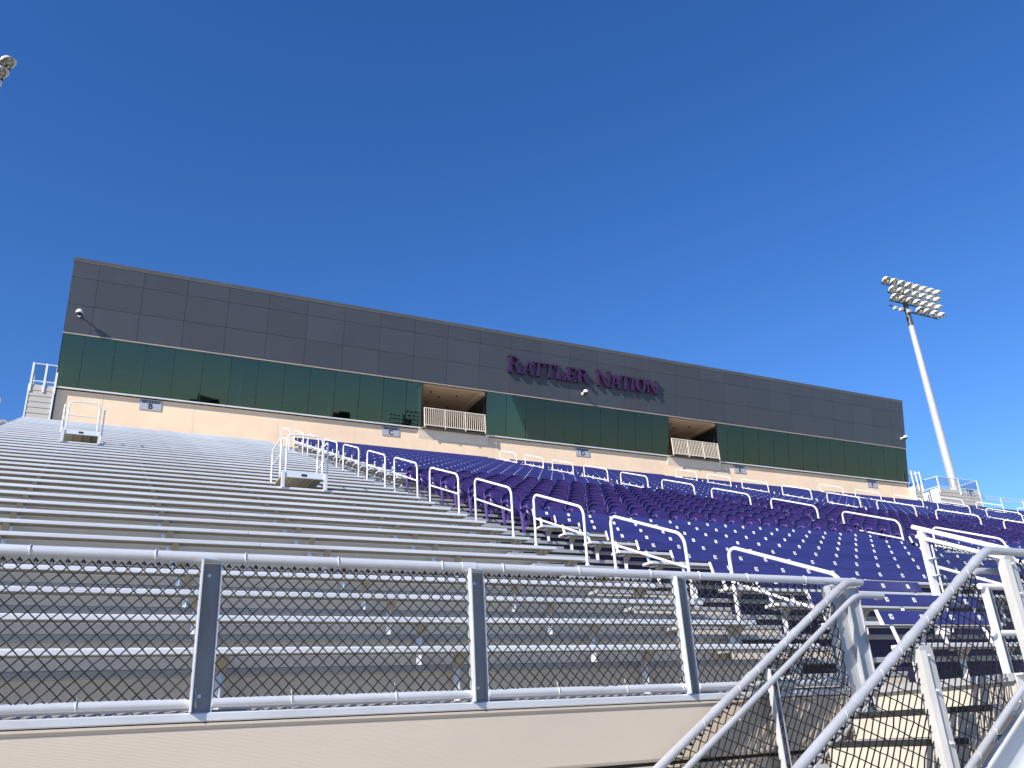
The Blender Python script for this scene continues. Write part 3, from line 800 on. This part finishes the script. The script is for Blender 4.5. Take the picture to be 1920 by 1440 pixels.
# ------------------------------------------------ lettering RATTLER NATION
def letter(m, ch, x, w, h, f, d):
    """slab serif capitals from overlapping strokes; f(u,v,wdepth) maps to the facade, d = depth"""
    q = [0]
    st, th, se = h*.20, h*.085, h*.075
    def poly(pts):
        q[0] += 1; dd = d+.0022*q[0]
        P = [f(x+a*w, b*h, 0) for a, b in pts]
        ar = sum(pts[i][0]*pts[(i+1)%len(pts)][1]-pts[(i+1)%len(pts)][0]*pts[i][1] for i in range(len(pts)))
        if ar < 0: P = P[::-1]
        m.prism(P, UN*dd)
    S, H, E = st/w, th/h, se/h
    def stem(a, serifL=True, serifR=True, wd=None):
        wd = wd or S
        poly([(a, 0), (a+wd, 0), (a+wd, 1), (a, 1)])
        ov = h*.07/w
        for z0, z1 in ((0, E), (1-E, 1)):
            poly([(a-(ov if serifL else 0), z0), (a+wd+(ov if serifR else 0), z0), (a+wd+(ov if serifR else 0), z1), (a-(ov if serifL else 0), z1)])
    def arc(cx, cz, rx, rz, t, a0, a1, n=10):
        for i in range(n):
            u, v = a0+(a1-a0)*i/n, a0+(a1-a0)*(i+1)/n
            tx, tz = t*h/w, t*.55
            poly([(cx+rx*math.cos(u), cz+rz*math.sin(u)), (cx+rx*math.cos(v), cz+rz*math.sin(v)), (cx+(rx-tx)*math.cos(v), cz+(rz-tz)*math.sin(v)), (cx+(rx-tx)*math.cos(u), cz+(rz-tz)*math.sin(u))])
    if ch == 'R':
        stem(.08); arc(.40, .74, .42, .26, .17, -PI/2, PI/2); poly([(.2, 1), (.42, 1), (.42, 1-H), (.2, 1-H)]); poly([(.2, .48), (.42, .48), (.42, .48+H), (.2, .48+H)])
        poly([(.42, .50), (.42+S*1.05, .50), (.98, 0), (.98-S*1.1, 0)]); poly([(.74, 0), (1.04, 0), (1.04, E), (.74, E)])
    elif ch == 'A':
        poly([(.44, 1), (.60, 1), (.98, 0), (.98-S*1.15, 0)]); poly([(.46, 1), (.54, .93), (.18, 0), (.06, 0)]); poly([(.25, .30), (.74, .30), (.74, .30+H), (.25, .30+H)])
        poly([(-.03, 0), (.28, 0), (.28, E), (-.03, E)]); poly([(.66, 0), (1.05, 0), (1.05, E), (.66, E)])
    elif ch == 'T':
        poly([(.5-S/2, 0), (.5+S/2, 0), (.5+S/2, 1), (.5-S/2, 1)]); poly([(.02, 1-H), (.98, 1-H), (.98, 1), (.02, 1)])
        poly([(.02, 1), (.10, 1), (.08, .70), (.02, .70)]); poly([(.98, 1), (.90, 1), (.92, .70), (.98, .70)]); poly([(.28, 0), (.72, 0), (.72, E), (.28, E)])
    elif ch == 'L':
        stem(.10); poly([(.15, 0), (.98, 0), (.98, H), (.15, H)]); poly([(.98, 0), (.88, 0), (.92, .32), (.98, .32)])
    elif ch == 'E':
        stem(.08, True, False); poly([(.2, 0), (.95, 0), (.95, H), (.2, H)]); poly([(.2, 1-H), (.92, 1-H), (.92, 1), (.2, 1)]); poly([(.2, .47), (.70, .47), (.70, .47+H), (.2, .47+H)])
        poly([(.95, 0), (.85, 0), (.89, .28), (.95, .28)]); poly([(.92, 1), (.82, 1), (.86, .74), (.92, .74)]); poly([(.72, .34), (.64, .34), (.64, .66), (.72, .66)])
    elif ch == 'N':
        stem(.10, wd=S*.55); stem(.86, wd=S*.55); poly([(.04, 1), (.04+S*1.2, 1), (.97, 0), (.97-S*1.05, 0)])
    elif ch == 'I': stem(.5-S/2)
    elif ch == 'O':
        arc(.5, .5, .50, .52, .21, -PI/2, 3*PI/2, 24)
sign = thing('wall_lettering', 'raised purple serif letters reading RATTLER NATION on the charcoal press box panels', 'lettering')
V0 = (16.90-ZB_)/math.cos(T)
def place(word, xs_, ws, hs):
    for ch, x, w, h in zip(word, xs_, ws, hs):
        m = MB(); letter(m, ch, x, w, h, lambda u, v, q: fac(u, V0+v, .05+q), .13); part('letter', m, LETTER, sign)
h0, h1 = .86, .74
place('RATTLER', [17.92, 18.72, 19.34, 20.00, 20.68, 21.34, 21.98], [.80, .70, .66, .66, .60, .58, .72], [h0]+[h1]*6)
place('NATION', [23.15, 24.02, 24.68, 25.30, 25.62, 26.36], [.84, .70, .64, .34, .70, .74], [h0]+[h1]*5)

# ------------------------------------------------ section signs
SGN = [('B', 1.77), ('C', 12.07), ('D', 22.43), ('E', 32.87), ('F', 43.52), ('G', 52.25)]
sec_txt = text_mesh('SECTION', .16, INK, .004, .005)
for s, x in SGN:
    yy = WALL_Y-.03 if s != 'G' else 34.55
    t = thing('section_sign', 'grey rectangular sign reading SECTION %s on the %s' % (s, 'cream wall under the glass' if s != 'G' else 'grey siding at far right'), 'sign', (x, yy, 13.335), 'section signs')
    m = MB(); m.box(-.42, .42, 0, .02, -.225, .225); part('panel', m, SIGN, t)
    o = link('word', sec_txt, t, (0, -.004, .12)); o.rotation_euler = (PI/2, 0, 0)
    o = link('letter', text_mesh(s, .32, INK, .004, .010), t, (0, -.004, -.07)); o.rotation_euler = (PI/2, 0, 0)

# ------------------------------------------------ security cameras
for x, v, lab in ((-1.28, (16.60-ZB_)/math.cos(T), 'white dome security camera at the left end of the charcoal facade'), (22.36, (16.36-ZB_)/math.cos(T), 'white dome security camera under the purple NATION lettering'), (46.45, (16.45-ZB_)/math.cos(T), 'white dome security camera at the right end of the charcoal facade')):
    p = fac(x, v, .032)
    t = thing('security_camera', lab, 'camera', p, 'dome security cameras')
    part('arm', MB().tube([(0, 0, 0), (0, -.22, .02), (0, -.30, 0)], .028, 8), CAMWHITE, t)
    part('wall_plate', MB().tube([(0, .02, 0), (0, -.025, 0)], .075, 10), CAMWHITE, t)
    m = MB(); prof = [(.03, .10), (.09, .08), (.13, .02), (.14, -.05), (.125, -.07)]
    for (r0, z0_), (r1, z1_) in zip(prof[:-1], prof[1:]):
        m.add([(r0*math.cos(a*PI/6), -.33+r0*math.sin(a*PI/6), z0_) for a in range(12)]+[(r1*math.cos(a*PI/6), -.33+r1*math.sin(a*PI/6), z1_) for a in range(12)], [(i, i+12, (i+1)%12+12, (i+1)%12) for i in range(12)], True)
    m.add([(.03*math.cos(a*PI/6), -.33+.03*math.sin(a*PI/6), .10) for a in range(12)], [tuple(range(12))])
    part('hood', m, CAMWHITE, t)
    m = MB(); prof = [(.115, -.07), (.10, -.12), (.06, -.16), (.0, -.175)]
    for (r0, z0_), (r1, z1_) in zip(prof[:-1], prof[1:]):
        m.add([(r0*math.cos(a*PI/6), -.33+r0*math.sin(a*PI/6), z0_) for a in range(12)]+[(r1*math.cos(a*PI/6), -.33+r1*math.sin(a*PI/6), z1_) for a in range(12)], [(i, i+12, (i+1)%12+12, (i+1)%12) for i in range(12)], True)
    part('dome', m, BLACK, t)

# ================================================================== SIDING BLOCKS
def siding(m, x0, x1, y, z0, z1, h=.235):
    z = z1
    while z > z0+.01:
        b = max(z0, z-h)
        m.prism_x([(y, b), (y-.022, b+.002), (y-.004, z-.003), (y+.02, z-.003), (y+.02, b)], x0, x1); z = b
    return m
def block(label, x0, x1, y0, y1, zt, zb=10.6):
    t = thing('siding_block', label, 'wall block')
    part('lap_siding', siding(MB(), x0+.05, x1-.05, y0, zb, zt), SIDING, t)
    m = MB(); m.box(x0+.02, x1-.02, y0+.022, y1, zb, zt-.01); part('core', m, SIDING, t)
    for x in (x0, x1-.05):
        m = MB(); m.box(x, x+.05, y0-.03, y0+.03, zb, zt); part('corner_trim', m, SILL, t)
    return t
def roof_fence(label, pts, z0, z1, seglist, mesh=True):
    """posts at pts (x,y), rails and mesh along seglist index pairs"""
    t = thing('mesh_railing', label, 'railing')
    for x, y in pts:
        m = MB(); m.box(x-.035, x+.035, y-.03, y+.03, z0-.35, z1); part('post', m, SILL, t)
    for i, j in seglist:
        a, b = pts[i], pts[j]
        m = MB()
        for z in (z1-.03, z0+.10): m.tube([(a[0], a[1], z), (b[0], b[1], z)], .024, 8)
        part('rail', m, SILL, t)
        if mesh:
            m = MB(); L = math.dist(a, b); n = max(2, int(L/.11)); H = z1-z0-.16
            for s in (1, -1):
                nn = int((L+H)/.075)
                for k in range(nn):
                    o = -H+k*.075
                    u0, u1 = max(0, o), min(L, o+H)
                    if u1-u0 < .02: continue
                    za, zb2 = (u0-o), (u1-o)
                    if s < 0: za, zb2 = H-za, H-zb2
                    q = lambda u, zz: (a[0]+(b[0]-a[0])*u/L, a[1]+(b[1]-a[1])*u/L+.003*s, z0+.12+zz)
                    m.tube([q(u0, za), q(u1, zb2)], .0035, 4, cap=False)
            part('mesh_panel', m, BLACKWIRE, t)
    return t
block('narrow grey lap siding block at the left end of the cream wall', -2.64, -1.72, 34.86, 36.2, 13.62)
roof_fence('white framed mesh railing on top of the left siding block', [(-2.58, 34.84), (-2.12, 34.84), (-1.74, 34.84), (-2.60, 36.1)], 13.66, 14.52, [(0, 1), (1, 2), (0, 3)])
block('narrow grey siding block between the cream wall and the dark gap, right end', 46.76, 47.55, 34.58, 36.3, 13.36)
b2 = block('wide grey siding block behind the Section G sign, right of the dark gap', 49.05, 53.25, 34.58, 36.6, 13.40)
m = MB(); m.box(49.02, 49.045, 34.62, 36.6, 10.6, 13.38); part('side_panel', m, SILL, b2)
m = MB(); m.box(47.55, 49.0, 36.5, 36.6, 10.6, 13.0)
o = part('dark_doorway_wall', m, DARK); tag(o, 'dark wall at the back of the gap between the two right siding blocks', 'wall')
roof_fence('white framed mesh railing above the narrow right siding block', [(46.85, 34.56), (47.25, 34.56), (47.62, 34.56), (47.62, 36.4)], 13.40, 14.35, [(2, 3)])
roof_fence('white framed mesh railing on the wide siding block, in front of the right light pole', [(49.1, 36.5), (49.25, 34.56), (51.3, 34.56), (53.2, 34.56), (53.2, 36.4)], 13.44, 14.22, [(0, 1), (1, 2), (2, 3), (3, 4)])
t = thing('rear_railing', 'white two pipe railing behind the top row right of the Section G sign', 'railing')
for z in (13.35, 13.15, 12.35): part('rail', MB().tube([(53.4, 35.0, z), (65, 35.0, z)], .026, 8), WHITE, t)
for x in (53.6, 56.0, 58.4, 60.8): part('post', MB().tube([(x, 35.0, 11.8), (x, 35.0, 13.35)], .026, 8), WHITE, t)
t = thing('gap_stair', 'black metal stairs inside the dark gap between siding blocks', 'metal stairs', (48.6, 35.6, 0))  # stairs standing in the dark gap, modelled as one steep flight
for k in range(7):
    m = MB(); m.box(-.28, .3, -.12+k*.02, .14+k*.02, 11.9+k*.2, 11.94+k*.2); part('tread', m, WHITE, t)
for x in (-.3, .3): part('side_rail', MB().tube([(x, 0, 11.7), (x, .15, 13.3)], .02, 6), BLACK, t)

# ================================================================== CAMERA PLATFORMS
def platform(label, x, n):
    y, z = seat(n); z += 0
    t = thing('camera_platform', label, 'platform', (x, y, z), 'raised camera platforms')
    W, D, H = .86, .95, .29
    tz = H
    m = MB(); m.box(-.02, W+.02, -.03, .0, tz-.09, tz+.02); part('front_channel', m, ALU, t)
    m = MB(); m.box(W*.42, W*.55, -.036, -.031, tz-.06, tz-.01); part('label_plate', m, INK, t)
    m = MB(); m.box(0, W, 0, D, tz-.03, tz); part('deck', m, UNDER, t)
    m = MB()
    for k in range(1, 4): m.box(W*k/4-.01, W*k/4+.01, .0, D, tz-.075, tz-.031)
    m.box(0, W, D-.03, D, tz-.25, tz-.032)
    part('joist', m, UNDER, t)
    for xx in (-.03, W-.03):
        m = MB(); m.box(xx, xx+.06, -.05, .02, -.03, tz+.02); part('leg', m, ALU, t)
        m = MB(); m.box(xx, xx+.05, D-.06, D, -.03, tz-.032); part('leg', m, ALU, t)
    def arch(p0, p1, h, r=.13):
        p0, p1 = Vector(p0), Vector(p1); d = (p1-p0).normalized(); P = [p0, p0+Vector((0, 0, h-r))]
        for k in range(1, 5):
            a = k/5*PI/2; P.append(p0+d*(r*(1-math.cos(a)))+Vector((0, 0, h-r+r*math.sin(a))))
        P += [p0+d*r+Vector((0, 0, h)), p1-d*r+Vector((0, 0, h))]
        for k in range(1, 5):
            a = k/5*PI/2; P.append(p1-d*(r*(1-math.sin(a)))+Vector((0, 0, h-r+r*math.cos(a))))
        return P+[p1+Vector((0, 0, h-r)), p1]
    hs = .82
    for a, b in (((.05, -.01, tz), (W-.07, -.01, tz)),):
        m = MB(); m.tube(arch(a, b, hs), .018, 8); m.tube([(a[0], a[1], tz+hs*.52), (b[0], b[1], tz+hs*.52)], .014, 6); part('front_hoop', m, WHITE, t)
    for xx in (-.05, W+.05):
        m = MB(); a, b = (xx, .05, tz-.05), (xx, D-.05, tz-.05); m.tube(arch(a, b, hs*.98, .1), .018, 8); m.tube([(xx, .05, tz+hs*.5), (xx, D-.05, tz+hs*.5)], .014, 6); part('side_hoop', m, WHITE, t)
    return t
platform('small hoop railed camera platform on the middle benches, near the purple seats', 3.42, 13)
platform('small hoop railed camera platform high on the benches, near the Section B sign', -.82, 22)

# ================================================================== LIGHT TOWERS
def lamp_meshes():
    s = MB(); prof = [(.06, .30), (.17, .24), (.27, .12), (.32, 0.0)]; n = 14
    def lathe(m, prof, smooth=True):
        for (r0, z0_), (r1, z1_) in zip(prof[:-1], prof[1:]):
            m.add([(r0*math.cos(2*PI*a/n), z0_, r0*math.sin(2*PI*a/n)) for a in range(n)]+[(r1*math.cos(2*PI*a/n), z1_, r1*math.sin(2*PI*a/n)) for a in range(n)], [(i, i+n, (i+1)%n+n, (i+1)%n) for i in range(n)], smooth)
    lathe(s, prof); s.add([(.06*math.cos(2*PI*a/n), .30, .06*math.sin(2*PI*a/n)) for a in range(n)], [tuple(range(n))])
    # visor: upper half hood that projects forward (-y)
    v = MB(); N = 12
    A = [(-15+210*k/N)/180*PI for k in range(N+1)]
    o = [(.325*math.cos(a), .02, .325*math.sin(a)) for a in A]+[(.33*math.cos(a), -.10-.20*max(0, math.sin(a)), .33*math.sin(a)) for a in A]
    i_ = [(p[0]*.97, p[1], p[2]*.97) for p in o]; k = N+1
    F = [(j, j+1, j+1+k, j+k) for j in range(N)]
    F2 = [(f[3]+2*k, f[2]+2*k, f[1]+2*k, f[0]+2*k) for f in F]; F3 = [(j+k, j+1+k, j+1+3*k, j+3*k) for j in range(N)]
    v.add(o+i_, F+F2+F3, True)
    l = MB(); lathe(l, [(.312, -.012), (.29, .05), (.20, .13), (.07, .18), (.05, .12), (.04, .02), (0.001, .0)])
    return s.mesh('floodlight', LAMPWHITE), v.mesh('visor', LAMPWHITE), l.mesh('reflector', LENS)
lamp_me, visor_me, refl_me = lamp_meshes()
def tower(label, x, y, ztop, base, rows, yaw=0, aim=(-.25, -.62)):
    t = thing('floodlight_tower', label, 'light tower', (x, y, base), 'stadium floodlight towers')
    H = ztop-base
    part('pole', MB().tube([(0, 0, 0), (0, 0, H-3.5)], .46, 20, r1=.215), POLE, t)
    part('pole_cap', MB().tube([(0, 0, H-3.52), (0, 0, H+.15)], .21, 16, r1=.17), POLED, t)
    for i, (x0, x1, n, dz) in enumerate(rows):
        part('cross_arm', MB().tube([(min(x0, -.2)-.15, .12, H-dz), (x1+.15, .12, H-dz)], .06, 6), POLED, t)
        for k in range(n):
            xx = x0+(x1-x0)*k/(n-1)
            p = link('floodlight', lamp_me, t, (xx, -.28, H-dz+.05))
            ya = aim[0]+(-.05+.95*k/(n-1))+random.uniform(-.08, .08); p.rotation_euler = (-aim[1]+random.uniform(-.06, .06), 0, ya)
            link('visor', visor_me, p); link('reflector', refl_me, p)
            part('yoke', MB().tube([(xx, .10, H-dz), (xx, -.12, H-dz+.04)], .035, 6), POLED, t)
    return t
rowsR = [(-2.0, 3.9, 8, 0), (-1.5, 3.6, 7, .72), (-1.5, 3.5, 7, 1.43), (1.1, 3.6, 4, 2.1)]
tw = tower('tall grey floodlight tower rising behind the right end of the stand', 55.8, 38.0, 31.45, GROUND, rowsR)
for dx in (-1.7, -1.05, -.2):
    m = MB(); m.box(dx-.14, dx+.14, -.35, -.05, 30.6-GROUND-31.45+0, 0)if False else m.box(dx-.13, dx+.13, -.40, -.14, 29.0-GROUND, 29.24-GROUND); part('horn_speaker', m, GREYBOX, tw)
m = MB(); m.tube([(-2.0, 0, 29.45-GROUND), (.0, 0, 29.35-GROUND)], .05, 6); part('speaker_arm', m, POLED, tw)
tower('floodlight tower behind the left end, only two lamps showing in the frame', -10.05, 38.0, 30.85, GROUND, [(-2.0, 3.9, 8, 0), (-1.5, 3.7, 7, .70), (-1.5, 3.5, 7, 1.4), (1.1, 3.4, 4, 2.1)], aim=(.1, -.62))
# opposite side of the field: seen as a reflection in the press box glass
tower('floodlight tower across the field, seen mirrored in the press box glass', 57.2, -95.0, 18.9, GROUND, [(-3, 3, 8, 0), (-3, 3, 7, .8), (-3, 3, 8, 1.6), (-3, 3, 7, 2.4)])

# far wood across the field (reflected in the glass)
m = MB()
def blob(m, c, r, n=26):
    for i in range(n):
        u, v = random.uniform(0, 2*PI), random.uniform(-.4, 1)
        rr = r*random.uniform(.6, 1.05); q = math.sqrt(max(0, 1-v*v))
        p = Vector((c[0]+rr*q*math.cos(u), c[1]+rr*q*math.sin(u), c[2]+rr*v*.8)); s = r*random.uniform(.25, .5)
        a = Vector((random.gauss(0,1), random.gauss(0,1), random.gauss(0,1))).normalized(); b = a.orthogonal().normalized(); c2 = a.cross(b)
        m.add([p+b*s, p+c2*s, p-b*s, p-c2*s, p+a*s*.6, p-a*s*.6], [(0,1,4),(1,2,4),(2,3,4),(3,0,4),(1,0,5),(2,1,5),(3,2,5),(0,3,5)])
for i in range(90):
    x = -190+i*5.2+random.uniform(-2.5, 2.5); h = random.uniform(13.5, 18.5)
    blob(m, (x, -150+random.uniform(-8, 8), GROUND+h*.55), h*.52, 40)
tag(part('far_trees', m, LEAF), 'distant line of trees across the field behind the viewer', 'trees', kind='stuff')

# ================================================================== LIGHT
w = bpy.data.worlds.new('World'); scene.world = w; w.use_nodes = True
nt = w.node_tree; bg = nt.nodes['Background']
sky = nt.nodes.new('ShaderNodeTexSky'); sky.sky_type = 'NISHITA'; sky.sun_disc = False
el = math.asin(-SUN.z); az = math.atan2(-SUN.x, -SUN.y)
sky.sun_elevation = el; sky.sun_rotation = az
sky.air_density = 1.0; sky.dust_density = 0.1; sky.ozone_density = 4.5; sky.altitude = 300
hs = nt.nodes.new('ShaderNodeHueSaturation'); hs.inputs['Saturation'].default_value = 1.23; hs.inputs['Hue'].default_value = .511
nt.links.new(sky.outputs['Color'], hs.inputs['Color']); nt.links.new(hs.outputs['Color'], bg.inputs['Color']); bg.inputs['Strength'].default_value = .110
ld = bpy.data.lights.new('sun', 'SUN'); ld.energy = 4.6; ld.angle = math.radians(.5); ld.color = (1.0, .93, .83)
lo = bpy.data.objects.new('sun', ld); COL.objects.link(lo); lo.rotation_euler = (-SUN).to_track_quat('Z', 'Y').to_euler()

# ================================================================== CAMERA
F_PX, PITCH, YAW, ROLL = 1576.51, math.radians(22.7675), math.radians(27.937), math.radians(-3.391)
fw = Vector((math.sin(YAW)*math.cos(PITCH), math.cos(YAW)*math.cos(PITCH), math.sin(PITCH)))
R0 = Vector((math.cos(YAW), -math.sin(YAW), 0)); U0 = R0.cross(fw)
Rr = R0*math.cos(ROLL)+U0*math.sin(ROLL); Ur = U0*math.cos(ROLL)-R0*math.sin(ROLL)
cd = bpy.data.cameras.new('camera'); cam = bpy.data.objects.new('camera', cd); COL.objects.link(cam)
cam.matrix_world = Matrix(((Rr.x, Ur.x, -fw.x, 0), (Rr.y, Ur.y, -fw.y, 0), (Rr.z, Ur.z, -fw.z, 0), (0, 0, 0, 1)))
cd.sensor_fit = 'HORIZONTAL'; cd.sensor_width = 36; cd.lens = 36*F_PX/1920; cd.clip_end = 2000; cd.clip_start = .05
scene.camera = cam
scene.view_settings.view_transform = 'Standard'; scene.view_settings.look = 'None'; scene.view_settings.gamma = 1; scene.view_settings.exposure = 0.75
